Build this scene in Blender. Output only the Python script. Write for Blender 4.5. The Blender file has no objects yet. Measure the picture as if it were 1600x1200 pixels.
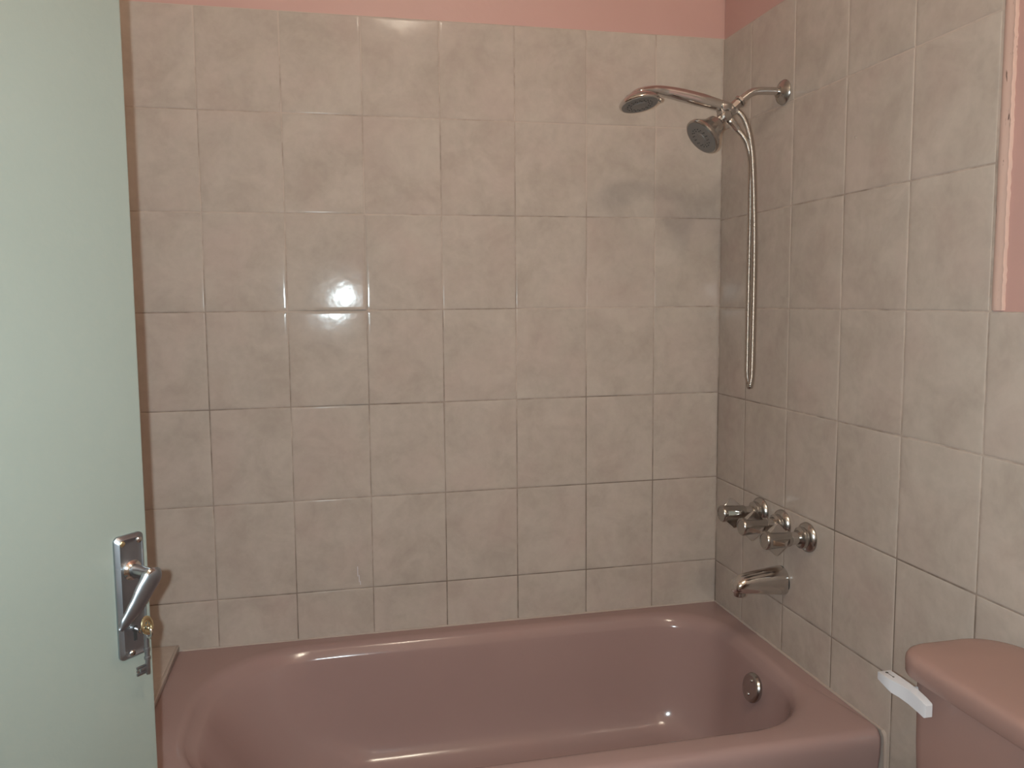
import bpy, bmesh, math, random
from mathutils import Vector, Matrix
random.seed(7)
sc = bpy.context.scene
COL = sc.collection
V = Vector
PI = math.pi

# ------------------------------------------------------------------ materials
def new_mat(name):
    m = bpy.data.materials.new(name); m.use_nodes = True
    nt = m.node_tree
    return m, nt, nt.nodes['Principled BSDF']

def N(nt, kind, **kw):
    n = nt.nodes.new(kind)
    for k, v in kw.items():
        setattr(n, k, v)
    return n

def mixcol(nt, fac, a, b):
    m = N(nt, 'ShaderNodeMix', data_type='RGBA')
    for sock, val in ((m.inputs[0], fac), (m.inputs[6], a), (m.inputs[7], b)):
        if hasattr(val, 'is_linked'):
            nt.links.new(val, sock)
        else:
            sock.default_value = val if not isinstance(val, tuple) or len(val) == 4 else (*val, 1)
    return m.outputs[2]

def noise(nt, scale, detail=3, rough=.55, dist=0., vec=None):
    n = N(nt, 'ShaderNodeTexNoise')
    n.inputs['Scale'].default_value = scale
    n.inputs['Detail'].default_value = detail
    n.inputs['Roughness'].default_value = rough
    n.inputs['Distortion'].default_value = dist
    if vec is None:
        tc = N(nt, 'ShaderNodeTexCoord'); vec = tc.outputs['Object']
    nt.links.new(vec, n.inputs['Vector'])
    return n.outputs['Fac']

def ramp(nt, fac, lo, hi):
    r = N(nt, 'ShaderNodeMapRange')
    r.inputs['From Min'].default_value = lo
    r.inputs['From Max'].default_value = hi
    nt.links.new(fac, r.inputs['Value'])
    return r.outputs['Result']

def bump(nt, b, h, strength, dist):
    n = N(nt, 'ShaderNodeBump')
    n.inputs['Strength'].default_value = strength
    n.inputs['Distance'].default_value = dist
    nt.links.new(h, n.inputs['Height'])
    nt.links.new(n.outputs['Normal'], b.inputs['Normal'])

def glossy(name, col, rough, spec=.5, metallic=0., var=None, vscale=8, coat=0., bmp=None):
    m, nt, b = new_mat(name)
    b.inputs['Roughness'].default_value = rough
    b.inputs['Metallic'].default_value = metallic
    b.inputs['Specular IOR Level'].default_value = spec
    b.inputs['Coat Weight'].default_value = coat
    b.inputs['Coat Roughness'].default_value = .04
    if var:
        f = ramp(nt, noise(nt, vscale), .3, .7)
        nt.links.new(mixcol(nt, f, col, var), b.inputs['Base Color'])
    else:
        b.inputs['Base Color'].default_value = (*col, 1)
    if bmp:
        bump(nt, b, noise(nt, bmp[0], 2), bmp[1], bmp[2])
    return m

def tile_mat():
    m, nt, b = new_mat('glazed_tile')
    tc = N(nt, 'ShaderNodeTexCoord')
    geo = N(nt, 'ShaderNodeNewGeometry')
    off = N(nt, 'ShaderNodeVectorMath', operation='SCALE')
    off.inputs[0].default_value = (7.3, 3.1, 9.7)
    nt.links.new(geo.outputs['Random Per Island'], off.inputs['Scale'])
    add = N(nt, 'ShaderNodeVectorMath', operation='ADD')
    nt.links.new(tc.outputs['Object'], add.inputs[0])
    nt.links.new(off.outputs[0], add.inputs[1])
    vec = add.outputs[0]
    big = ramp(nt, noise(nt, 9, 4, .6, .6, vec), .34, .66)
    fine = ramp(nt, noise(nt, 45, 3, .6, .3, vec), .3, .7)
    pinkf = ramp(nt, noise(nt, 5.5, 2, .5, .2, vec), .45, .75)
    c = mixcol(nt, big, (.395, .330, .282), (.505, .432, .376))
    c2 = mixcol(nt, fine, (.46, .385, .335), (.56, .48, .42))
    c = mixcol(nt, .35, c, c2)
    pm = N(nt, 'ShaderNodeMath', operation='MULTIPLY'); pm.inputs[1].default_value = .30
    nt.links.new(pinkf, pm.inputs[0])
    c = mixcol(nt, pm.outputs[0], c, (.50, .365, .325))
    nt.links.new(c, b.inputs['Base Color'])
    b.inputs['Roughness'].default_value = .12
    b.inputs['Specular IOR Level'].default_value = .09
    bump(nt, b, noise(nt, 30, 2, .5, 0, vec), .06, .004)
    return m

def grout_mat():
    m, nt, b = new_mat('grout')
    tc = N(nt, 'ShaderNodeTexCoord')
    n1 = noise(nt, 2.2, 3, .6, .4)
    n2 = noise(nt, 22, 3, .6)
    mul = N(nt, 'ShaderNodeMath', operation='MULTIPLY_ADD'); mul.inputs[1].default_value = .7
    nt.links.new(n1, mul.inputs[0])
    m2 = N(nt, 'ShaderNodeMath', operation='MULTIPLY'); m2.inputs[1].default_value = .38
    nt.links.new(n2, m2.inputs[0]); nt.links.new(m2.outputs[0], mul.inputs[2])
    sep = N(nt, 'ShaderNodeSeparateXYZ'); nt.links.new(tc.outputs['Object'], sep.inputs[0])
    damp = ramp(nt, sep.outputs['Z'], 2.0, .45)           # mildew sits in the joints low down
    dm = N(nt, 'ShaderNodeMath', operation='MULTIPLY_ADD'); dm.inputs[1].default_value = .22
    nt.links.new(damp, dm.inputs[0]); nt.links.new(mul.outputs[0], dm.inputs[2])
    f = ramp(nt, dm.outputs[0], .56, .80)
    c = mixcol(nt, f, (.50, .405, .345), (.20, .15, .12))
    nt.links.new(c, b.inputs['Base Color'])
    b.inputs['Roughness'].default_value = .85
    return m

def paint_mat(name, a, bcol, rough=.5, chips=False):
    m, nt, b = new_mat(name)
    f = ramp(nt, noise(nt, 3, 4), .3, .7)
    c = mixcol(nt, f, a, bcol)
    if chips:
        tc = N(nt, 'ShaderNodeTexCoord')
        mp = N(nt, 'ShaderNodeMapping'); mp.inputs['Scale'].default_value = (9, 60, 16)
        nt.links.new(tc.outputs['Object'], mp.inputs['Vector'])
        cf = ramp(nt, noise(nt, 1.3, 3, .6, .3, mp.outputs[0]), .64, .69)
        c = mixcol(nt, cf, c, (.14, .085, .07))
    nt.links.new(c, b.inputs['Base Color'])
    b.inputs['Roughness'].default_value = rough
    bump(nt, b, noise(nt, 60, 3), .15, .003)
    return m

def emit_mat(name, col, s):
    m, nt, b = new_mat(name)
    b.inputs['Base Color'].default_value = (*col, 1)
    b.inputs['Emission Color'].default_value = (*col, 1)
    b.inputs['Emission Strength'].default_value = s
    return m

TILE = tile_mat(); GROUT = grout_mat()
PINK = paint_mat('pink_paint', (.51, .305, .268), (.54, .325, .288), .45)
PINKCHIP = paint_mat('pink_paint_chipped', (.56, .38, .32), (.59, .41, .35), .5, chips=True)
PLASTER = paint_mat('ceiling_paint', (.76, .72, .66), (.80, .76, .70), .8)
TUB = glossy('pink_enamel', (.345, .226, .208), .13, .4, var=(.36, .237, .218), vscale=4, coat=.0)
TOIL = glossy('pink_vitreous_china', (.315, .192, .163), .24, .4, var=(.33, .202, .172), vscale=5)
DOORP = paint_mat('door_gloss_paint', (.265, .288, .250), (.283, .306, .268), .33)
CHROME = glossy('chrome', (.66, .64, .62), .13, metallic=1., var=(.60, .58, .56), vscale=30)
CHROMED = glossy('aged_chrome', (.50, .48, .46), .24, metallic=1., var=(.42, .40, .38), vscale=26)
STEEL = glossy('steel_hose', (.50, .46, .42), .24, metallic=1.)
DCHROME = glossy('cold_grey_chrome', (.40, .44, .48), .36, metallic=1., var=(.33, .36, .40), vscale=22)
FACE = glossy('grey_spray_face', (.19, .17, .155), .35, .5)
HOLE = glossy('dark_rubber', (.03, .027, .025), .6)
BRASS = glossy('brass', (.80, .70, .44), .25, metallic=1.)
WHITEP = glossy('white_plastic', (.62, .61, .64), .35, .4)
INK = glossy('dark_print', (.06, .05, .045), .6)
CAULK = paint_mat('caulk', (.50, .41, .36), (.40, .31, .26), .6)
FLOORM = glossy('floor_vinyl', (.30, .22, .19), .3, var=(.24, .17, .15), vscale=14)
WOOD = paint_mat('frame_paint', (.47, .49, .42), (.50, .52, .45), .4)
GLOBE = emit_mat('lamp_glass', (1., .87, .69), 68.)



# ------------------------------------------------------------------ helpers
def obj(name, bm, mats, parent=None, smooth=True, angle=35):
    me = bpy.data.meshes.new(name)
    bmesh.ops.recalc_face_normals(bm, faces=bm.faces)
    bm.to_mesh(me); bm.free()
    for m in (mats if isinstance(mats, (list, tuple)) else [mats]):
        me.materials.append(m)
    if smooth:
        me.polygons.foreach_set('use_smooth', [True] * len(me.polygons))
        me.set_sharp_from_angle(angle=math.radians(angle))
    o = bpy.data.objects.new(name, me); COL.objects.link(o)
    if parent: o.parent = parent
    return o

def thing(name, label, cat, loc=(0, 0, 0), rot=None, group=None):
    o = bpy.data.objects.new(name, None); COL.objects.link(o)
    o.empty_display_size = .05
    if rot is not None:
        o.matrix_world = Matrix.Translation(loc) @ rot.to_4x4()
    else:
        o.location = loc
    tag(o, label, cat, group)
    return o

def tag(o, label, cat, group=None):
    o['label'] = label; o['category'] = cat
    if group: o['group'] = group
    return o

def struct(o, label, cat):
    o['kind'] = 'structure'; o['label'] = label; o['category'] = cat
    return o

def add_box(bm, lo, hi, bev=0, seg=2, mat=0, M=None):
    lo, hi = V(lo), V(hi)
    c = (lo + hi) / 2; s = hi - lo
    T = Matrix.Translation(c) @ Matrix.Diagonal((s.x, s.y, s.z, 1))
    r = bmesh.ops.create_cube(bm, size=1, matrix=T)
    vs = r['verts']
    fs = set(f for v in vs for f in v.link_faces)
    if bev:
        es = set(e for v in vs for e in v.link_edges)
        rr = bmesh.ops.bevel(bm, geom=list(es), offset=bev, segments=seg, affect='EDGES', profile=.5)
        fs |= set(rr['faces']); fs = set(f for f in fs if f.is_valid)
        vs = list(set(v for f in fs for v in f.verts))
    for f in fs: f.material_index = mat
    if M: bmesh.ops.transform(bm, matrix=M, verts=vs)
    return vs

def frame_from(axis, up=V((0, 0, 1))):
    a = V(axis).normalized()
    if abs(a.dot(up)) > .98: up = V((1, 0, 0))
    x = up.cross(a).normalized(); y = a.cross(x)
    return x, y, a

def loft(bm, rings, close0=True, close1=True, mat=0):
    vr = [[bm.verts.new(p) for p in r] for r in rings]
    n = len(vr[0])
    for a, b in zip(vr, vr[1:]):
        for i in range(n):
            f = bm.faces.new((a[i], a[(i + 1) % n], b[(i + 1) % n], b[i])); f.material_index = mat
    if close0: bm.faces.new(vr[0][::-1]).material_index = mat
    if close1: bm.faces.new(vr[-1]).material_index = mat
    return vr

def lathe(bm, prof, origin, axis, n=40, mat=0):
    """prof: list of (radius, distance along axis)"""
    x, y, a = frame_from(axis); o = V(origin)
    rings = []
    for r, d in prof:
        r = max(r, 1e-5)
        rings.append([o + a * d + (x * math.cos(t) + y * math.sin(t)) * r
                      for t in (2 * PI * i / n for i in range(n))])
    loft(bm, rings, True, True, mat)

def catmull(pts, sub=8):
    P = [V(p) for p in pts]
    P = [P[0] * 2 - P[1]] + P + [P[-1] * 2 - P[-2]]
    out = []
    for i in range(1, len(P) - 2):
        p0, p1, p2, p3 = P[i - 1:i + 3]
        for k in range(sub):
            t = k / sub
            out.append(.5 * ((2 * p1) + (p2 - p0) * t + (2 * p0 - 5 * p1 + 4 * p2 - p3) * t * t
                             + (3 * p1 - p0 - 3 * p2 + p3) * t ** 3))
    out.append(P[-2].copy())
    return out

def tube(bm, pts, rad, n=16, sub=8, ell=None, upv=V((0, 1, 0)), mat=0, smooth_path=True):
    """rad: float or list per control point; ell: (a,b) or list of ellipse factors"""
    k = len(pts)
    path = catmull(pts, sub) if smooth_path else [V(p) for p in pts]
    m = len(path)
    def interp(L, i):
        if not isinstance(L, (list, tuple)): return L
        f = i / (m - 1) * (k - 1); a = min(int(f), k - 2); t = f - a
        t = t * t * (3 - 2 * t)
        return L[a] * (1 - t) + L[a + 1] * t
    rings = []
    for i, p in enumerate(path):
        t = (path[min(i + 1, m - 1)] - path[max(i - 1, 0)]).normalized()
        s = (upv - t * upv.dot(t)).normalized(); q = t.cross(s)
        r = interp(rad, i)
        e = 1 if ell is None else interp(ell, i)
        rings.append([p + s * (math.cos(w) * r * e) + q * (math.sin(w) * r)
                      for w in (2 * PI * j / n for j in range(n))])
    loft(bm, rings, True, True, mat)
    return path

def rrect(x0, x1, y0, y1, radii, z, nc=8, ns=6):
    """rounded rectangle ring, ccw from +x/-y corner; radii: (x1y0, x1y1, x0y1, x0y0)"""
    pts = []
    cs = [((x1, y0), (-1, 1), -PI / 2), ((x1, y1), (-1, -1), 0), ((x0, y1), (1, -1), PI / 2), ((x0, y0), (1, 1), PI)]
    arcs = []
    for ((cx, cy), (sx, sy), a0), r in zip(cs, radii):
        ox, oy = cx + sx * r, cy + sy * r
        arcs.append([(ox + r * math.cos(a0 + PI / 2 * i / nc), oy + r * math.sin(a0 + PI / 2 * i / nc)) for i in range(nc + 1)])
    for i in range(4):
        pts += arcs[i]
        a, b = arcs[i][-1], arcs[(i + 1) % 4][0]
        for k in range(1, ns):
            t = k / ns
            pts.append((a[0] + (b[0] - a[0]) * t, a[1] + (b[1] - a[1]) * t))
    return [V((p[0], p[1], z(p) if callable(z) else z)) for p in pts]

# ------------------------------------------------------------------ dimensions
EYE = 1.30                       # the horizontal grout line at eye level
TH, TW = .2478, .2               # tile pitch
XL, YF, ZC = -1.87, -3.30, 3.15  # left wall, front wall, ceiling
RIM = .43

def tile_offsets(w):
    e = [0, .0005, .0013, .003, .009]
    return e + [w * .3, w * .5, w * .7] + [w - q for q in reversed(e)]

def edge_drop(e):
    pts = [(0, .0014), (.0005, .0008), (.0013, .0004), (.003, .00015), (.009, .00003), (.03, 0)]
    for (a, ha), (b, hb) in zip(pts, pts[1:]):
        if e <= b: return ha + (hb - ha) * (e - a) / (b - a)
    return 0

def add_tile(bm, o, u, v, n, w, h, tilt=.0012, glint_tilt=0):
    U, W = tile_offsets(w), tile_offsets(h)
    ta, tb = random.gauss(0, tilt), random.gauss(0, tilt)
    lift = random.uniform(-.0001, .0001)
    g = []
    for b in W:
        row = []
        for a in U:
            d = -max(edge_drop(min(a, w - a)), edge_drop(min(b, h - b)))
            d += ta * (a - w / 2) + tb * (b - h / 2) + lift
            if glint_tilt: d += glint_tilt * a       # added tilt that moves the flash's reflection towards the tile corner
            row.append(bm.verts.new(o + u * a + v * b + n * d))
        g.append(row)
    for j in range(len(W) - 1):
        for i in range(len(U) - 1):
            bm.faces.new((g[j][i], g[j][i + 1], g[j + 1][i + 1], g[j + 1][i])).material_index = 0

G = .0017                         # grout joint
ztop = EYE + 3 * TH

# ------------------------------------------------------------------ the room
def wall_back():
    bm = bmesh.new()
    for k in range(-4, 3):
        z0 = EYE + k * TH
        for i in range(0, 10):
            x1 = -TW * i; x0 = max(x1 - TW, XL)
            if x1 - x0 < .02: continue
            glint_tilt = .029 if (i == 5 and k == 0) else (.014 if (i == 5 and k == -1) else 0)
            add_tile(bm, V((x0 + G / 2, 0, z0 + G / 2)), V((1, 0, 0)), V((0, 0, 1)), V((0, -1, 0)), x1 - x0 - G, TH - G, glint_tilt=glint_tilt)
    add_box(bm, (XL - .1, .0008, 0), (.25, .1, ztop - .0005), mat=1)
    add_box(bm, (XL - .1, .0035, ztop), (.25, .1, ZC), mat=2)
    # a white scratch across the second lowest row and its joint
    for x, za, zb_ in ((-1.0405, .590, .617), (-1.0370, .574, .593), (-1.0340, .566, .577)):
        add_box(bm, (x - .0009, -.00035, za), (x + .0009, .0003, zb_), mat=3)
    return struct(obj('wall_back', bm, [TILE, GROUT, PINK, WHITEP], angle=60), 'back wall of mottled beige tiles behind the bathtub with a pink painted band on top', 'wall')
wall_back()

WY0, WY1 = -.958, -1.66           # painted panel along the right wall
WZ0 = EYE - .004; WZ1 = ztop
def wall_right():
    bm = bmesh.new()
    ys = [0, -.1522] + [-.1522 - TW * j for j in range(1, 18)]
    for k in range(-5, 3):
        z0 = EYE - .004 + k * TH
        h = TH
        if z0 < 0: h += z0; z0 = 0
        for a, b in zip(ys, ys[1:]):
            b = max(b, YF)
            if a - b < .03: continue
            if k >= 0 and a < WY0 + .05 and b > WY1 - .02: continue
            if k >= 0 and a < WY0 + .05 and a > WY1: a = WY1
            if a - b < .03: continue
            add_tile(bm, V((0, a - G / 2, z0 + G / 2)), V((0, -1, 0)), V((0, 0, 1)), V((-1, 0, 0)), a - b - G, h - G)
    X0 = .0008
    # backing in four blocks round the opening; the lower parts are grout, above is paint
    add_box(bm, (X0, YF, 0), (.25, 0, WZ0), mat=1)
    add_box(bm, (X0, WY0, WZ0), (.25, 0, ztop - .004), mat=1)
    add_box(bm, (X0, YF, WZ0), (.25, WY1, ztop - .004), mat=1)
    add_box(bm, (.0030, WY1, WZ0), (.25, WY0, ztop - .004), mat=2)       # painted panel let into the tiling
    add_box(bm, (.0035, YF, ztop - .004), (.25, 0, ZC), mat=2)
    add_box(bm, (-.0006, -.588, 1.655), (.0003, -.582, 1.661), .0005, mat=3)      # fleck of plaster on a tile
    return struct(obj('wall_right', bm, [TILE, GROUT, PINK, CAULK], angle=60), 'right wall of mottled beige tiles with the taps, the shower arm and a pink painted panel', 'wall')
wall_right()

# rough plaster bead, painted and chipped, between the last tiles and the painted panel
def bead_strip(name, yb, s, wid, label):
    bm = bmesh.new(); rings = []
    for i in range(90):
        z = WZ0 + .002 + (WZ1 - WZ0 - .004) * i / 89
        w = wid + random.uniform(-.0012, .0012)
        th = .0030 + random.uniform(-.0005, .0005)
        rings.append([V((.006, yb - s * .0005, z)), V((-.0004, yb - s * .0005, z)), V((-th * .8, yb + s * .003, z)), V((-th, yb + s * .009, z)),
                      V((-th * .7, yb + s * w * .55, z)), V((-.0010, yb + s * w * .80, z)), V((-.0026, yb + s * w * .86, z)), V((-.0026, yb + s * w * .93, z)), V((.0008, yb + s * w, z)), V((.006, yb + s * w, z))])
    loft(bm, rings)
    struct(obj(name, bm, PINKCHIP), label, 'trim')
bead_strip('trim_1', WY0, -1, .024, 'rough chipped pink plaster bead between the tiles and the pink panel at the right edge')
bead_strip('trim_2', WY1, 1, .024, 'rough pink plaster bead at the near side of the pink panel')

# left wall with the doorway the leaf belongs to
HING = V((-1.834, -1.490, 0)); DOORW = .72
bm = bmesh.new()
add_box(bm, (XL - .1, -.70, 0), (XL, .0008, ZC), mat=0)
add_box(bm, (XL - .1, YF, 0), (XL, -1.545, ZC), mat=0)
add_box(bm, (XL - .1, -1.545, 2.09), (XL, -.70, ZC), mat=0)
struct(obj('wall_left', bm, [PLASTER]), 'pale left wall behind the open door', 'wall')
bm = bmesh.new()
add_box(bm, (XL - .1, -.735, 0), (XL + .012, -.70, 2.09), .004)
add_box(bm, (XL - .1, -1.545, 0), (XL + .012, -1.51, 2.09), .004)
add_box(bm, (XL - .1, -1.51, 2.055), (XL + .012, -.735, 2.09), .004)
struct(obj('trim_4', bm, WOOD), 'painted door frame in the left wall', 'trim')
bm = bmesh.new(); add_box(bm, (XL - .75, -1.9, 0), (XL - .65, -.3, ZC))
struct(obj('wall_hall', bm, PLASTER), 'hall wall beyond the doorway', 'wall')
bm = bmesh.new(); add_box(bm, (XL - .1, YF - .1, 0), (.25, YF, ZC))
struct(obj('wall_front', bm, PLASTER), 'pale front wall behind the camera', 'wall')
bm = bmesh.new(); add_box(bm, (XL - .75, YF - .1, -.1), (.25, .1, 0))
struct(obj('floor', bm, FLOORM), 'bathroom floor', 'floor')
bm = bmesh.new(); add_box(bm, (XL - .75, YF - .1, ZC), (.25, .1, ZC + .1))
struct(obj('ceiling', bm, PLASTER), 'bathroom ceiling', 'ceiling')

# ------------------------------------------------------------------ bathtub
tub = thing('bathtub', 'built-in pink enamel bathtub along the tiled back wall', 'bathtub', (-.75, -.3675, 0))
O = V((-.75, -.3675, 0))
def tr(pts): return [p - O for p in pts]
bm = bmesh.new()
X0, X1, Y0, Y1 = -1.4985, -.0015, -.737, -.0015
def dishz(base):
    return base
rings = []
n = dict(nc=10, ns=14)
c0 = (.012, .004, .004, .012)
rings.append(rrect(X0, X1, Y0 + .012, Y1, c0, .0, **n))
rings.append(rrect(X0, X1, Y0 + .012, Y1, c0, .05, **n))
rings.append(rrect(X0, X1, Y0 + .008, Y1, c0, .33, **n))
rings.append(rrect(X0, X1, Y0 + .001, Y1, c0, .375, **n))
rings.append(rrect(X0, X1, Y0, Y1, c0, RIM - .028, **n))
for a in (20, 45, 70, 90):
    t = math.radians(a); r = .022
    rings.append(rrect(X0, X1, Y0 + r * (1 - math.cos(t)), Y1, c0, RIM - r + r * math.sin(t) - .001, **n))
# flat deck, very slightly falling towards the bowl, then a soft roll into the basin
ox0, ox1, oy0, oy1 = -1.425, -.052, -.668, -.043
rc = (.20, .17, .25, .25)
def opening(d, z, k=0.):
    return rrect(ox0 + d, ox1 - d, oy0 + d, oy1 - d, tuple(max(.02, q - d * k) for q in rc), z, **n)
rings.append(opening(-.012, RIM - .0015))
for a in (15, 35, 55, 75):
    t = math.radians(a); r = .026
    rings.append(opening(-.012 + r * math.sin(t), RIM - .0015 - r * (1 - math.cos(t))))
# inner walls: steep at the tap end, front and back; sloping back rest at the left; wide soft curve into the floor
curve = catmull([V((-.01, .405, 0)), V((.10, .395, 0)), V((.30, .330, 0)), V((.50, .262, 0)), V((.72, .200, 0)), V((1.02, .156, 0)), V((1.45, .130, 0)), V((2.0, .119, 0)), V((2.6, .114, 0))], 4)[3:]
for p in curve:
    g, z = p.x, p.y
    t_ = min(1, g / 1.4)
    q_ = .058 * g
    lft = .215 * g if g < 1 else .215 + (g - 1) * .09
    rad_ = [max(.03, (a - .004) * (1 - t_) + b * t_) for a, b in zip(rc, (.13, .13, .15, .15))]
    rings.append(rrect(-1.409 + lft, -.066 - q_, -.653 + q_, -.058 - q_, tuple(rad_), z, **n))
zb = .114
rings.append(rrect(-.80, -.36, -.40, -.31, (.03,) * 4, zb - .004, **n))
loft(bm, [tr(r) for r in rings])
shell = obj('tub_shell', bm, TUB, tub, angle=50)

# overflow plate on the steep tap end, with an embossed centre and a screw
ax = V((-.975, 0, .22)).normalized()
oc = V((-.0860, -.368, .352)) - O
bm = bmesh.new()
lathe(bm, [(.0, -.012), (.030, -.012), (.0355, -.002), (.0365, .003), (.034, .0075), (.029, .0095), (.026, .0085), (.012, .0095), (0, .010)], oc, ax, 48)
ov = obj('overflow_plate', bm, CHROMED, tub); ov['label'] = 'round tarnished chrome overflow plate'
x_, y_, a_ = frame_from(ax)
for s in (-1, 1):
    bm = bmesh.new()
    c = oc + y_ * (.017 * s)
    lathe(bm, [(0, .006), (.0042, .006), (.0042, .0105), (.003, .0115), (0, .0115)], c, ax, 16)
    obj('screw', bm, CHROME, ov)
bm = bmesh.new()
lathe(bm, [(.0, 0), (.034, 0), (.034, .003), (.026, .004), (.022, .001), (0, .001)], V((-.40, -.355, zb - .0045)) - O, (0, 0, 1), 32)
obj('drain', bm, CHROMED, tub)

# caulk: along the right wall, along the back wall and down the front corner of the tub
bm = bmesh.new()
def bead(p0, p1, r, k=30):
    rings = []
    p0, p1 = V(p0), V(p1); t = (p1 - p0).normalized(); x, y, _ = frame_from(t)
    for i in range(k + 1):
        q = p0.lerp(p1, i / k); rr = r * random.uniform(.75, 1.15)
        rings.append([q + (x * math.cos(w) + y * math.sin(w)) * rr for w in (2 * PI * j / 10 for j in range(10))])
    loft(bm, rings)
bead((-.001, -.005, RIM), (-.001, -.735, RIM), .0035)
bead((-1.49, -.001, RIM), (-.003, -.001, RIM), .0028)
tube(bm, [(-.001, -.733, RIM), (-.001, -.741, RIM - .012), (-.001, -.744, RIM - .06), (-.001, -.744, .2), (-.001, -.737, .005)], .0052, n=10)
struct(obj('trim_5', bm, CAULK), 'pale caulk line between the tub and the tiled walls', 'trim')

# tiled ledge at the left end of the tub
bm = bmesh.new()
zl = .448
w1 = -1.5 - .004
add_box(bm, (XL + .001, -.69, 0), (-1.501, -.002, zl - .003), mat=1)
for (a, b) in ((-1.69, w1 - .0), (XL + .004, -1.692)):
    for (c, d) in ((-.252, -.004), (-.50, -.254), (-.69, -.502)):
        add_tile(bm, V((a, c, zl)), V((1, 0, 0)), V((0, 1, 0)), V((0, 0, 1)), b - a, d - c)
add_box(bm, (-1.5055, -.69, zl - .016), (-1.497, -.003, zl - .0005), .0015, mat=2)
struct(obj('trim_6', bm, [TILE, GROUT, CAULK], angle=60), 'beige tiled ledge between the left end of the tub and the door', 'trim')

# ------------------------------------------------------------------ door
da = math.radians(42)
dd = V((math.sin(da), math.cos(da), 0)); dn = V((math.cos(da), -math.sin(da), 0))
Rd = Matrix((dd, -dn, V((0, 0, 1)))).transposed()     # local x along the leaf, local -y towards the room
E0 = V((-1.352, -.955, .012))                          # foot of the free edge
door = bpy.data.objects.new('door_1', None); COL.objects.link(door)
door.matrix_world = Matrix.Translation(E0) @ Rd.to_4x4()
struct(door, 'pale green white painted door standing open at the left edge', 'door')
bm = bmesh.new(); add_box(bm, (-DOORW, 0, 0), (0, .04, 2.03), .0022, 3)
obj('door_leaf', bm, DOORP, door)
# in door space: x along the leaf (0 = free edge), -y out of the face, z up (door foot at world .012)
Z = lambda z: z - .012
bm = bmesh.new()
pc, pw, pz0, pz1 = -.0300, .0215, .8440, 1.0140
def plate_ring(ins, y, ch=.007):
    a, b, c, d = pc - pw + ins, pc + pw - ins, Z(pz0) + ins, Z(pz1) - ins
    pts = []
    for cx, cz, sx, sz in ((b, c, -1, 1), (b, d, -1, -1), (a, d, 1, -1), (a, c, 1, 1)):
        pass
    r = ch
    for cx, cz, a0 in ((b - r, c + r, -PI / 2), (b - r, d - r, 0), (a + r, d - r, PI / 2), (a + r, c + r, PI)):
        for i in range(7):
            t = a0 + PI / 2 * i / 6
            pts.append(V((cx + r * math.cos(t), y, cz + r * math.sin(t))))
    return pts
loft(bm, [plate_ring(0, -.0), plate_ring(0, -.0035), plate_ring(.0035, -.0075), plate_ring(.0048, -.0082), plate_ring(.0062, -.0072), plate_ring(.012, -.0072)])
plate = obj('handle_plate', bm, DCHROME, door); plate['label'] = 'dull chrome backplate'
for sx, sz, m in ((-.0125, 1.0045, BRASS), (.0125, 1.0040, CHROME), (-.005, .8520, CHROME)):
    bm = bmesh.new()
    lathe(bm, [(0, 0), (.0042, 0), (.0042, .0012), (.003, .0024), (0, .0028)], (pc + sx, -.0068, Z(sz)), (0, -1, 0), 18)
    s = obj('screw', bm, m, plate)
    if m is BRASS: s['label'] = 'brass coloured screw'
bm = bmesh.new()
lathe(bm, [(0, 0), (.0042, 0), (.0042, .0008), (0, .0008)], (pc, -.0072, Z(.884)), (0, -1, 0), 20)
add_box(bm, (pc - .0022, -.0080, Z(.868)), (pc + .0022, -.0072, Z(.883)))
obj('keyhole', bm, HOLE, plate)
# lever: round neck out of the plate, then a flat arm drooping towards the hinge side
bm = bmesh.new()
lathe(bm, [(0, 0), (.0135, 0), (.0135, .003), (.0105, .005), (.0088, .007), (.0085, .034), (.0092, .036), (.0092, .043), (.007, .0455), (0, .046)], (pc, -.006, Z(.966)), (0, -1, 0), 32)
lev = obj('lever_handle', bm, CHROME, door)
bm = bmesh.new()
P = [(pc + .0035, -.043, Z(.9730)), (pc + .0020, -.0450, Z(.9640)), (pc - .010, -.0455, Z(.9480)), (pc - .023, -.0445, Z(.9300)), (pc - .036, -.0425, Z(.9150)), (pc - .0445, -.0410, Z(.9050))]
tube(bm, P, [.0090, .0150, .0138, .0112, .0080, .0035], n=20, ell=[.8, .55, .45, .42, .45, .7], upv=V((0, 1, 0)))
obj('lever_arm', bm, DCHROME, lev)
def door_pt(x, y, z): return E0 + dd * x - dn * y + V((0, 0, z))

# keys -------------------------------------------------------------------
k1 = thing('key', 'silver key pushed into the lock of the pale door', 'key', door_pt(pc, -.0076, Z(.8845)), Rd)
bm = bmesh.new()
lathe(bm, [(0, -.003), (.0028, -.003), (.0028, .010), (.0042, .0105), (.0042, .0135), (.0030, .014), (.0030, .017), (0, .017)], (0, 0, 0), (0, -1, 0), 20)
obj('shank', bm, CHROME, k1)
bm = bmesh.new()      # flat oval bow standing on edge, a ring
def ring_bow(bm, c, u, w, nrm, ru, rw, t, th, k=40):
    c, u, w, nrm = V(c), V(u), V(w), V(nrm); rings = []
    for i in range(k):
        a = 2 * PI * i / k; d = (u * math.cos(a) * ru + w * math.sin(a) * rw)
        e = d.normalized()
        rings.append([c + d + e * (t * math.cos(b)) + nrm * (th * math.sin(b)) for b in (2 * PI * j / 10 for j in range(10))])
    rings.append(rings[0])
    vr = [[bm.verts.new(p) for p in r] for r in rings[:-1]]
    for i in range(k):
        A, B = vr[i], vr[(i + 1) % k]
        for j in range(10):
            bm.faces.new((A[j], A[(j + 1) % 10], B[(j + 1) % 10], B[j]))
ring_bow(bm, (0, -.0255, 0), (0, 1, 0), (0, 0, 1), (1, 0, 0), .0085, .0068, .0022, .0016)
obj('bow', bm, CHROME, k1)

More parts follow.
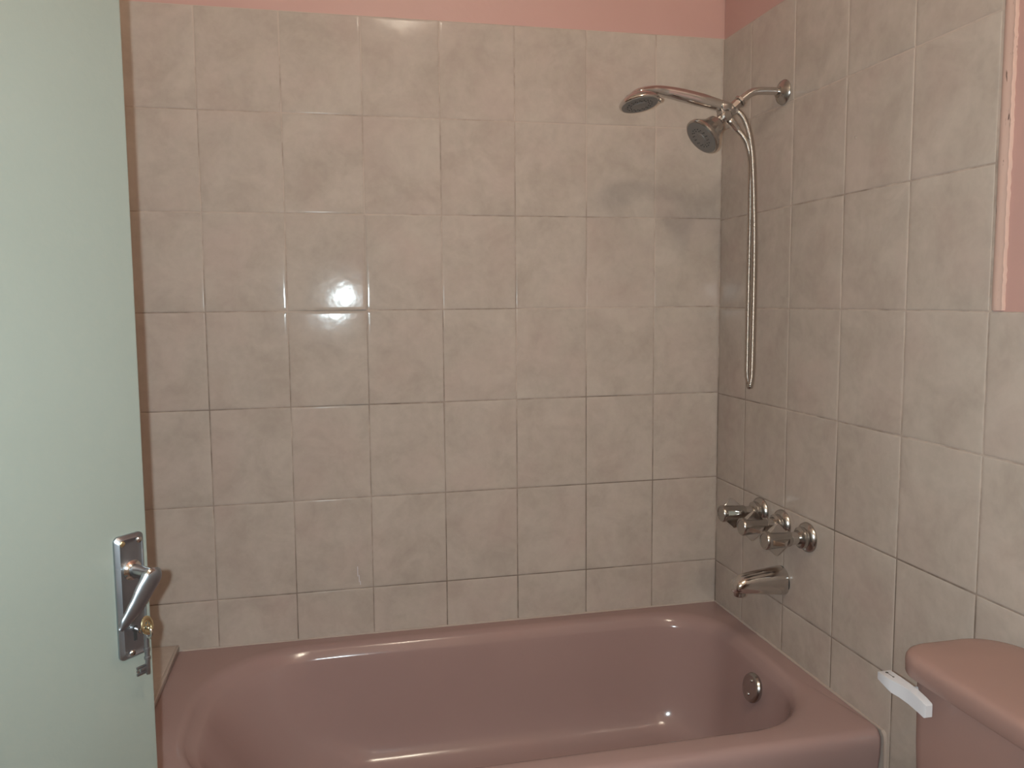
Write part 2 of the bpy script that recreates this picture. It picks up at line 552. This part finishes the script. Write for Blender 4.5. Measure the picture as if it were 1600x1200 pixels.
k2 = thing('key', 'key with a round brass bow hanging from the one in the lock', 'key', door_pt(pc + .0025, -.0300, Z(.8925)), Rd)
bm = bmesh.new()
tilt = Matrix.Rotation(math.radians(-22), 3, 'Y')
bn = V((.30, -.94, .12)).normalized(); bu = V((0, 0, 1)); bu = (bu - bn * bu.dot(bn)).normalized(); bw = bn.cross(bu)
bu2 = (bu * math.cos(.45) + bw * math.sin(.45)); bw2 = bn.cross(bu2)
ring_bow(bm, (0, 0, 0), bu2, bw2, bn, .0108, .0086, .0030, .0018)
# inner motif of the bow
for s in (-1, 1):
    ring_bow(bm, bu2 * (.0038 * s), bu2, bw2, bn, .0032, .0030, .0011, .0011, 20)
b = obj('bow', bm, BRASS, k2); b['label'] = 'round brass bow with a pierced motif'
bm = bmesh.new()
sx = -.0025
lathe(bm, [(0, 0), (.0030, 0), (.0030, .020), (.0040, .0205), (.0040, .024), (.0030, .0245), (.0030, .032), (.0040, .0325), (.0040, .0355), (.0028, .036), (.0028, .0555), (.0020, .057), (0, .057)], (sx, 0, -.0100), (0, 0, -1), 18)
obj('shank', bm, DCHROME, k2)
bm = bmesh.new()
for a, b_, c, d in ((-.0165, -.0020, -.0635, -.0605), (-.0165, -.0020, -.0545, -.0515), (-.0110, -.0020, -.0605, -.0545), (-.0165, -.0135, -.0590, -.0560)):
    add_box(bm, (sx + a, -.0011, c), (sx + b_, .0011, d), .0003)
obj('bit', bm, DCHROME, k2)

# ------------------------------------------------------------------ wall mounted shower
SY = -.310
sh = thing('shower_arm', 'chrome shower arm on the right wall with a fixed bell shower head', 'shower', (0, SY, 1.82))
S = V((0, SY, 1.82))
bm = bmesh.new()
lathe(bm, [(0, 0), (.029, 0), (.030, .003), (.027, .008), (.019, .012), (.0135, .016), (.0135, .0185), (0, .019)], (0, 0, 0), (-1, 0, 0), 40)
obj('wall_flange', bm, CHROMED, sh)
bm = bmesh.new()
def q(x, z, y=0): return V((x, SY + y, z)) - S
tube(bm, [q(.0, 1.8205), q(-.03, 1.8215), q(-.068, 1.8200), q(-.088, 1.8150), q(-.104, 1.8045), q(-.119, 1.7915)], .0092, n=20)
obj('arm_pipe', bm, CHROME, sh)
d1 = (q(-.158, 1.7585) - q(-.114, 1.7965)).normalized()
bm = bmesh.new()
lathe(bm, [(0, 0), (.0125, 0), (.0150, .002), (.0150, .0085), (.0105, .010), (.0105, .0125), (.0128, .0135), (.0128, .030), (0, .031)], q(-.1135, 1.7965), d1, 8)
obj('swivel_nut', bm, CHROMED, sh, angle=25)
bm = bmesh.new()   # diverter body with the fork that carries the hand shower
lathe(bm, [(0, 0), (.011, 0), (.0155, .004), (.0155, .030), (.012, .034), (0, .035)], q(-.137, 1.7760), d1, 28)
body_c = q(-.157, 1.757)
lathe(bm, [(0, -.017), (.011, -.017), (.013, -.013), (.013, .014), (.009, .017), (0, .017)], body_c, (0, -1, 0), 24)
add_box(bm, q(-.1715, 1.7590, -.0135), q(-.1455, 1.7735, .0135), .003)
for s in (-1, 1):
    add_box(bm, q(-.1705, 1.7690, s * .0145 - .003), q(-.1465, 1.7835, s * .0145 + .003), .002)
obj('diverter', bm, CHROMED, sh)
bm = bmesh.new()
d3 = V((.66, 0, -.75)).normalized()
lathe(bm, [(0, 0), (.0085, 0), (.0105, .004), (.0105, .010), (.0092, .011), (.0092, .030), (.0075, .034), (0, .035)], q(-.146, 1.7515), d3, 24)
obj('hose_outlet', bm, CHROME, sh)
# bell shaped fixed head
d2 = V((-.776, -.071, -.678)).normalized()
h0 = q(-.1640, 1.7515)
bm = bmesh.new()
lathe(bm, [(0, -.004), (.0105, -.004), (.0105, .010), (.0088, .0105), (.0088, .0125), (.0128, .0130), (.0128, .0175), (0, .018)], h0, d2, 12)
obj('ball_joint', bm, CHROMED, sh, angle=25)
bm = bmesh.new()
lathe(bm, [(0, .015), (.0160, .015), (.0225, .020), (.0245, .027), (.0255, .034), (.0285, .039), (.0360, .050), (.0425, .0585), (.0458, .0625), (.0470, .0660), (.0470, .0710), (.0450, .0730), (.0430, .0725), (0, .0725)], h0, d2, 48)
hd = obj('shower_head', bm, CHROMED, sh)
bm = bmesh.new()
fc = h0 + d2 * .0727
lathe(bm, [(0, -.002), (.0425, -.002), (.0425, .0006), (.0330, .0018), (.0285, .0010), (.0140, .0016), (.0130, .0030), (0, .0034)], fc, d2, 48)
fx = obj('spray_face', bm, FACE, hd); fx['label'] = 'dull grey spray face'
bm = bmesh.new(); x_, y_, a_ = frame_from(d2)
for rr, k in ((.020, 12), (.025, 16)):
    for i in range(k):
        t = 2 * PI * i / k
        lathe(bm, [(0, .001), (.0011, .001), (.0009, .0028), (0, .003)], fc + (x_ * math.cos(t) + y_ * math.sin(t)) * rr, d2, 8)
obj('nozzle', bm, HOLE, hd)

# hand shower lying in the fork, its hose looping down
hs = thing('hand_shower', 'chrome hand shower resting in its fork with a long looped metal hose', 'shower', (-.1575, SY, 1.777))
H = V((-.1575, SY, 1.777))
def hq(x, z, y=0): return V((x, SY + y, z)) - H
bm = bmesh.new()
P = [hq(-.1270, 1.7715), hq(-.1500, 1.7765), hq(-.1800, 1.7840), hq(-.2200, 1.7925), hq(-.2650, 1.8010), hq(-.3050, 1.8070), hq(-.3400, 1.8080), hq(-.3750, 1.8015), hq(-.4020, 1.7900)]
tube(bm, P, [.0105, .0120, .0140, .0158, .0152, .0135, .0120, .0110, .0060], n=24, ell=[1, 1, 1, 1.0, 1.0, 1.1, 1.7, 2.4, 2.6])
wand = obj('handle', bm, CHROME, hs)
bm = bmesh.new()
lathe(bm, [(0, 0), (.0128, 0), (.0136, .001), (.0136, .026), (.0128, .027), (0, .027)], hq(-.1420, 1.7748), V((-.97, 0, .24)), 28)
obj('collar', bm, CHROME, hs)
# disc head tilted down and slightly to the room
nd = V((.11, -.20, -.97)).normalized()
hc = hq(-.3745, 1.7830)
bm = bmesh.new()
lathe(bm, [(0, -.0200), (.010, -.0195), (.022, -.0165), (.035, -.0100), (.0440, -.0025), (.0475, .0030), (.0475, .0065), (.0460, .0085), (.0430, .0090), (0, .0090)], hc, nd, 56)
head = obj('spray_head', bm, CHROME, hs)
bm = bmesh.new()
lathe(bm, [(0, .006), (.0425, .006), (.0425, .0095), (.034, .0108), (.032, .0100), (.018, .0106), (.0165, .0125), (0, .0130)], hc, nd, 56)
fx = obj('spray_face', bm, FACE, head); fx['label'] = 'dull grey spray face'
bm = bmesh.new(); x_, y_, a_ = frame_from(nd)
for rr, k in ((.0225, 14), (.0285, 18)):
    for i in range(k):
        t = 2 * PI * i / k
        lathe(bm, [(0, .0095), (.0012, .0095), (.0009, .0118), (0, .012)], hc + (x_ * math.cos(t) + y_ * math.sin(t)) * rr, nd, 8)
obj('nozzle', bm, HOLE, head)
bm = bmesh.new()      # small lug of the spray selector on the rim
lathe(bm, [(0, 0), (.0045, 0), (.0055, .002), (.0055, .007), (.004, .009), (0, .0095)], hq(-.3330, 1.7860, -.014), V((.85, -.35, -.40)), 20)
obj('selector_knob', bm, CHROME, head)
# hose, ribbed
bm = bmesh.new()
hose = [(-.1275, 1.7716, 0), (-.1130, 1.7620, 0), (-.0990, 1.7390, 0), (-.0880, 1.7000, -.001), (-.0815, 1.6450, -.002), (-.0770, 1.5400, -.004), (-.0745, 1.4250, -.005), (-.0740, 1.2700, -.005), (-.0745, 1.1700, -.005), (-.0748, 1.1300, -.004), (-.0755, 1.1075, .000), (-.0745, 1.1025, .006), (-.0725, 1.1095, .014), (-.0745, 1.1350, .018), (-.0750, 1.1800, .018), (-.0750, 1.3450, .018), (-.0755, 1.5000, .016), (-.0775, 1.5800, .014), (-.0815, 1.6500, .008), (-.0950, 1.6930, .002), (-.1110, 1.7155, 0), (-.1235, 1.7272, 0)]
path = catmull([hq(x, z, y) for x, z, y in hose], 40)
L = [0.]
for a, b in zip(path, path[1:]): L.append(L[-1] + (b - a).length)
rings = []; m = len(path); sN = V((0, 1, 0))
step = .0009; s = 0; i = 0
while s < L[-1]:
    while i < m - 2 and L[i + 1] < s: i += 1
    f = (s - L[i]) / max(1e-9, L[i + 1] - L[i]); p = path[i].lerp(path[i + 1], min(1, f))
    t = (path[i + 1] - path[i]).normalized()
    sN = (sN - t * sN.dot(t)).normalized(); qv = t.cross(sN)
    r = .0066 + .0006 * math.cos(2 * PI * s / .0036)
    rings.append([p + sN * (math.cos(w) * r) + qv * (math.sin(w) * r) for w in (2 * PI * j / 12 for j in range(12))])
    s += step
loft(bm, rings)
hz = obj('hose', bm, STEEL, hs, angle=80); hz['label'] = 'ribbed brownish metal hose'

# ------------------------------------------------------------------ taps and spout
def tap(y, z, turn, label):
    t = thing('bath_tap', label, 'tap', (0, y, z), group='chrome bath taps on the right wall')
    bm = bmesh.new()
    lathe(bm, [(0, 0), (.0350, 0), (.0360, .003), (.0345, .008), (.0290, .013), (.0255, .0145), (.0265, .018), (.0250, .024), (.0190, .0285), (0, .029)], (0, 0, 0), (-1, 0, 0), 44)
    obj('wall_flange', bm, CHROMED, t)
    bm = bmesh.new()
    lathe(bm, [(0, .02), (.0145, .02), (.0150, .024), (.0150, .052), (.0155, .054), (0, .054)], (0, 0, 0), (-1, 0, 0), 32)
    obj('stem', bm, CHROME, t)
    bm = bmesh.new()
    lathe(bm, [(0, .050), (.0170, .050), (.0180, .052), (.0212, .106), (.0217, .108), (.0217, .113), (.0200, .116), (.0165, .1165), (.0155, .1155), (0, .1155)], (0, 0, 0), (-1, 0, 0), 36)
    h = obj('handle', bm, CHROMED, t)
    for k in range(4):
        a = turn + PI * k / 2
        rad = V((0, math.cos(a), math.sin(a))); tan = V((0, -math.sin(a), math.cos(a)))
        bm = bmesh.new()
        prof = [(-.056, .0150), (-.066, .0240), (-.080, .0385), (-.085, .0390), (-.098, .0270), (-.108, .0180)]
        rings = []
        for s in (-1, 1):
            rings.append([V((x, 0, 0)) + rad * r + tan * (s * (.0060 if r < .03 else .0035)) for x, r in prof])
        loft(bm, rings)
        bmesh.ops.bevel(bm, geom=bm.edges[:], offset=.0009, segments=2, affect='EDGES')
        obj('wing', bm, CHROME, h)
    return t
tap(-.247, .7660, math.radians(75), 'chrome bath tap nearest the tiled corner')
tap(-.349, .7600, math.radians(-83), 'middle one of the three chrome bath taps')
tap(-.456, .7570, math.radians(-88), 'chrome bath tap nearest the toilet')

sp = thing('bath_spout', 'chrome bath spout under the middle tap', 'spout', (0, -.349, .6155))
bm = bmesh.new()
rings = []
def sring(x, cz, ry, rz, sq=2.3, k=40, tilt=0):
    pts = []
    for i in range(k):
        a = 2 * PI * i / k; c, s = math.cos(a), math.sin(a)
        yy = ry * math.copysign(abs(c) ** (2 / sq), c); zz = rz * math.copysign(abs(s) ** (2 / sq), s)
        pts.append(V((x + tilt * zz, yy, cz + zz)))
    return pts
rings = [sring(0, 0, .0345, .0350), sring(-.004, 0, .0350, .0355), sring(-.012, 0, .0342, .0347), sring(-.040, 0, .0310, .0318), sring(-.070, 0, .0280, .0285), sring(-.095, -.0005, .0258, .0252), sring(-.110, -.0015, .0244, .0230), sring(-.120, -.0035, .0230, .0205), sring(-.128, -.0060, .0210, .0170), sring(-.1325, -.0085, .0180, .0125), sring(-.1345, -.0105, .0130, .0075), sring(-.1350, -.0115, .0060, .0030)]
loft(bm, rings)
obj('spout_body', bm, CHROME, sp, angle=70)
bm = bmesh.new()
lathe(bm, [(0, 0), (.0125, 0), (.0145, .002), (.0145, .014), (.0125, .016), (.0115, .015), (0, .010)], (-.1170, 0, -.0150), (.10, 0, -1), 28)
obj('spout_mouth', bm, CHROMED, sp)
bm = bmesh.new()
lathe(bm, [(0, 0), (.0352, 0), (.0358, .0015), (.0352, .003), (0, .003)], (0, 0, 0), (-1, 0, 0), 40)
obj('wall_gasket', bm, HOLE, sp)

# ------------------------------------------------------------------ toilet
T0 = V((0, -1.235, 0))
to = thing('toilet', 'pink toilet whose cistern stands against the right wall', 'toilet', T0)
bm = bmesh.new()
rings = []
for z, x0, y in ((.385, -.165, .195), (.392, -.178, .205), (.42, -.184, .209), (.60, -.190, .214), (.705, -.191, .2155), (.715, -.190, .214)):
    rings.append(rrect(x0, -.012, -y, y, (.012, .03, .038, .038), z, nc=8, ns=6))
loft(bm, rings)
obj('cistern', bm, TOIL, to)
bm = bmesh.new()
rings = []
for ins, z in ((.006, .715), (.0015, .717), (0, .720), (-.0005, .738), (.0003, .744), (.003, .7495), (.008, .7530), (.014, .7545), (.030, .7560), (.065, .7575)):
    rings.append(rrect(-.208 + ins, -.005 - ins * .5, -.232 + ins, .232 - ins, tuple(max(.012, r - ins * .6) for r in (.03, .075, .052, .052)), z, nc=10, ns=8))
loft(bm, rings)
obj('cistern_lid', bm, TOIL, to)
# bowl, pedestal and seat, in front of the cistern
def oval(cx, a, b, z, k=40, egg=.12):
    return [V((cx - a * math.cos(t) * (1 + egg * math.cos(t)), b * math.sin(t), z)) for t in (2 * PI * i / k for i in range(k))]
bm = bmesh.new()
loft(bm, [oval(-.36, .20, .11, 0), oval(-.36, .20, .11, .03), oval(-.36, .17, .095, .12), oval(-.39, .19, .12, .24), oval(-.41, .235, .175, .36), oval(-.41, .245, .185, .395), oval(-.41, .235, .175, .402)])
add_box(bm, (-.26, -.10, .30), (-.02, .10, .386), .02, 3)
obj('bowl', bm, TOIL, to)
bm = bmesh.new()
loft(bm, [oval(-.40, .245, .185, .402), oval(-.40, .25, .19, .408), oval(-.40, .25, .19, .424), oval(-.40, .235, .175, .432)])
obj('seat_cover', bm, TOIL, to)
# flush lever
bm = bmesh.new()
# profile in (y along the tank front, z): seen from the room; local y relative to toilet origin
yo = lambda y: y - T0.y
def lev_ring(y, xo, xi, z0, z1):
    return [V((xi, yo(y), z0)), V((xo, yo(y), z0)), V((xo, yo(y), z1)), V((xi, yo(y), z1))]
secs = [(-1.0010, -.2300, -.2090, .6975, .7080), (-1.0030, -.2310, -.2080, .6965, .7092), (-1.0280, -.2310, -.2080, .6900, .7090), (-1.0340, -.2295, -.2080, .6878, .7088), (-1.0470, -.2255, -.2075, .6862, .7082), (-1.0640, -.2225, -.2070, .6835, .7065), (-1.0840, -.2210, -.2070, .6795, .7025), (-1.0950, -.2205, -.2070, .6770, .6990), (-1.0975, -.2195, -.2080, .6785, .6970)]
loft(bm, [lev_ring(*s) for s in secs])
bmesh.ops.bevel(bm, geom=[e for e in bm.edges if e.calc_face_angle(0) > .5], offset=.0018, segments=2, affect='EDGES')
fl = obj('flush_lever', bm, WHITEP, to); fl['label'] = 'white plastic flush lever'
bm = bmesh.new()
lathe(bm, [(0, 0), (.006, 0), (.006, .022), (0, .022)], (-.2085, yo(-1.040), .6905), (1, 0, 0), 20)
obj('lever_pivot', bm, WHITEP, fl)
bm = bmesh.new()
zt = .7091
lathe(bm, [(0, 0), (.0024, 0), (.0024, .0005), (0, .0005)], (-.2195, yo(-1.0095), zt - .0001), (0, 0, 1), 14)
lathe(bm, [(0, 0), (.0016, 0), (.0016, .0005), (0, .0005)], (-.2195, yo(-1.0250), zt - .0001), (0, 0, 1), 14)
add_box(bm, (-.2200, yo(-1.0240), zt - .0001), (-.2190, yo(-1.0100), zt + .0003))
obj('lever_mark', bm, INK, fl)['label'] = 'small dark dot and line mark'

# ------------------------------------------------------------------ lamp
la = thing('ceiling_light', 'round frosted glass ceiling light in the middle of the bathroom ceiling', 'lamp', (-.66, -2.25, ZC))
bm = bmesh.new()
lathe(bm, [(0, 0), (.075, 0), (.075, .012), (.060, .02), (.02, .03), (.02, .09), (.05, .10), (.05, .115), (0, .115)], (0, 0, 0), (0, 0, -1), 40)
obj('lamp_base', bm, WHITEP, la)
bm = bmesh.new()
lathe(bm, [(.118 * math.sin(t), .222 - .118 * math.cos(t)) for t in (.35 + (PI - .35) * k / 24 for k in range(25))], (0, 0, 0), (0, 0, -1), 48)
obj('lamp_globe', bm, GLOBE, la)

# ------------------------------------------------------------------ camera and light
cam = bpy.data.cameras.new('camera'); co = bpy.data.objects.new('camera', cam); COL.objects.link(co)
yaw, pitch, roll = .20824, -.08964, -.00932
cy, sy = math.cos(yaw), math.sin(yaw)
f = V((sy * math.cos(pitch), cy * math.cos(pitch), math.sin(pitch)))
r = V((cy, -sy, 0)); u = r.cross(f)
c_, s_ = math.cos(roll), math.sin(roll)
r2, u2 = r * c_ + u * s_, u * c_ - r * s_
CP = V((-1.09915, -2.10154, EYE + .02206))
M = Matrix((r2, u2, -f)).transposed().to_4x4(); M.translation = CP
co.matrix_world = M
cam.sensor_width = 36; cam.lens = 36 * 1239.55 / 1600
cam.shift_x = 23.93 / 1600; cam.shift_y = -18.745 / 1600
cam.clip_start = .02
sc.camera = co

# the small white flash lamp of the phone, just left of its lens
fd = bpy.data.lights.new('phone_flash', 'SPOT'); fd.shadow_soft_size = .006
fd.spot_size = math.radians(130); fd.spot_blend = .8
fd.energy = 68.0; fd.color = (.80, .95, 1.0)
fo = bpy.data.objects.new('phone_flash', fd); COL.objects.link(fo)
FM = M.copy(); FM.translation = CP - r2 * .030 + u2 * .006 + f * .002
fo.matrix_world = FM

w = bpy.data.worlds.new('night'); sc.world = w; w.use_nodes = True
w.node_tree.nodes['Background'].inputs[0].default_value = (.5, .6, .75, 1)
w.node_tree.nodes['Background'].inputs[1].default_value = .05

sc.view_settings.view_transform = 'Standard'
sc.view_settings.look = 'None'
sc.view_settings.exposure = -.08
sc.view_settings.gamma = 1
sc.view_settings.use_curve_mapping = False
